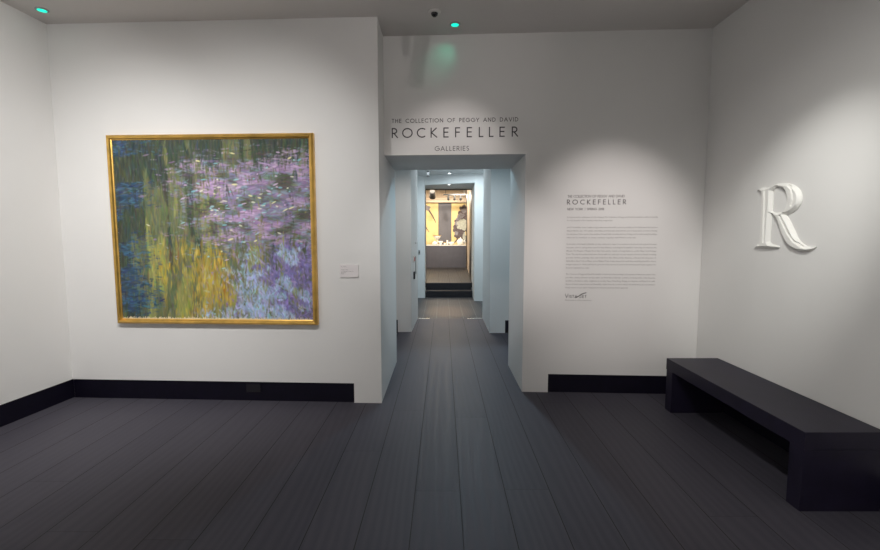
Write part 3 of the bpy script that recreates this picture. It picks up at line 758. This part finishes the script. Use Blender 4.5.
# ------------------------------------------------------------------ lights
def spot(loc, aim, watts, cone, blend=.8, col=(1, .96, .92), r=.04):
    l = bpy.data.lights.new('gallery_spot', 'SPOT'); l.energy = watts; l.spot_size = math.radians(cone); l.spot_blend = blend
    l.color = col; l.shadow_soft_size = r
    o = bpy.data.objects.new('gallery_spot', l); C.objects.link(o); o.location = loc
    o.rotation_euler = (Vector(aim)-Vector(loc)).to_track_quat('-Z', 'Y').to_euler(); return o
def area(loc, aim, watts, sx, sy, col):
    l = bpy.data.lights.new('added_fill_light', 'AREA'); l.shape = 'RECTANGLE'; l.size = sx; l.size_y = sy; l.energy = watts; l.color = col  # soft fill light added out of sight, no panel in the ceiling
    o = bpy.data.objects.new('added_fill_light', l); C.objects.link(o); o.location = loc
    o.rotation_euler = (Vector(aim)-Vector(loc)).to_track_quat('-Z', 'Y').to_euler(); return o
WARM = (1, .925, .90); NEU = (1, .985, .965); GRN = (1, .995, .95)
spot((-2.4, 1.7, 3.2), (-2.6, 3.98, 1.36), 85, 80, 1, NEU)
spot((-.95, 1.6, 3.2), (-1.8, 3.95, 1.36), 170, 80, 1, NEU)
# left wall
spot((-1.4, 1.6, 3.2), (-3.5, 2.9, 1.5), 190, 100, 1, NEU, .08)
# title over the door
spot((.10, 2.5, 3.2), (.10, 4.22, 2.12), 56, 41, .9, WARM)
# introduction text
spot((1.40, 2.0, 3.2), (1.58, 4.14, 1.36), 175, 43, 1, WARM)
# letter on the right wall: one narrow spotlight and one wide one
spot((1.12, 1.65, 3.2), (2.40, 3.06, 1.52), 165, 36, 1, GRN)
spot((.2, 1.0, 3.2), (2.42, 2.6, 1.0), 110, 70, 1, GRN)
# two unseen lights added across the room to brighten the faces of the doorway
spot((-1.3, 1.6, 3.2), (.80, 4.65, 1.15), 190, 22, .9, WARM)
spot((1.5, 1.4, 3.2), (-.52, 4.7, 1.15), 170, 22, .9, NEU)
# unseen lamp added to cast the hanging spotlight's shadow above the doorway
spot((.1, .9, 3.0), (-.15, 4.2, 3.05), 22, 50, 1, WARM, .012)
# unseen fill lights added to wash the rear half of the room, their light comes back off the walls
spot((-1.5, -1.0, 3.2), (-3.7, -1.2, 1.7), 290, 88, 1, NEU, .1)
spot((.6, -1.0, 3.2), (2.4, -1.0, 1.7), 290, 88, 1, NEU, .1)
spot((-.5, -.8, 3.2), (-.5, -2.5, 1.7), 265, 120, 1, NEU, .1)
# corridor
COOL = (.80, .93, 1)
spot((.5, 6.3, 2.88), (.55, 3.6, 0), 85, 80, .3, (.50, .82, 1), .05)
area((.2, 9.3, 2.90), (.2, 9.3, 0), 46, 1.6, 1.2, COOL)
spot((.3, 5.4, 2.85), (-.62, 6.87, 1.35), 75, 60, 1, (1, .95, .90), .05)  # unseen spot added to brighten the left corridor pier
spot((-.1, 5.4, 2.85), (.95, 6.8, 1.35), 62, 60, 1, (.84, .94, 1), .05)  # likewise added for the right pier
area((.2, 5.6, 2.90), (.2, 5.6, 0), 5, 1.0, .4, COOL)
pl_ = bpy.data.lights.new('corridor_fill', 'POINT'); pl_.energy = 11; pl_.color = (.86, .95, 1); pl_.shadow_soft_size = .06  # point light without a fitting, added to brighten the corridor ceiling
ol_ = bpy.data.objects.new('corridor_fill', pl_); C.objects.link(ol_); ol_.location = (.2, 9.0, 2.6)
# display room
spot((-.3, 15.2, 3.2), (-.3, 17.4, 1.6), 200, 80, .7, (1, .90, .76), .05)
spot((.7, 15.2, 3.2), (.75, 17.4, 1.6), 200, 80, .7, (1, .90, .76), .05)
spot((.2, 12.6, 3.2), (.2, 8.9, 0), 190, 14, 1, (1, .52, .25), .05)  # warm beam added for the display room's glow on the corridor floor
spot((-.6, 14.0, 3.2), (-2.6, 14.6, 1.6), 260, 110, 1, (1, .86, .70), .1)
area((-.3, 14.0, 3.25), (-.3, 14.0, 0), 90, 1.5, 1.5, (1, .86, .70))
area((-.3, 17.1, 3.0), (-.3, 15.6, 3.6), 40, 2.4, .1, (1, .88, .72))  # uplight added above the moulding to brighten the display ceiling
# green indicator throwing light on the wall
spot((.13, 4.0, 3.30), (.02, 4.235, 3.12), .7, 62, 1, (.05, 1, .6), .02)

w = bpy.data.worlds.new('world'); scene.world = w; w.use_nodes = True
w.node_tree.nodes['Background'].inputs['Color'].default_value = (.02, .02, .022, 1)

# ------------------------------------------------------------------ camera
cam = bpy.data.cameras.new('camera'); cam.sensor_width = 36; cam.lens = 36*443.3/880; cam.clip_end = 60
oc = bpy.data.objects.new('camera', cam); C.objects.link(oc)
oc.location = (0, 0, 1.5); oc.rotation_euler = (math.radians(90-4.985), 0, 0)
scene.camera = oc
scene.view_settings.view_transform = 'Standard'; scene.view_settings.look = 'None'
scene.view_settings.exposure = 0; scene.view_settings.gamma = 1; scene.view_settings.use_curve_mapping = False
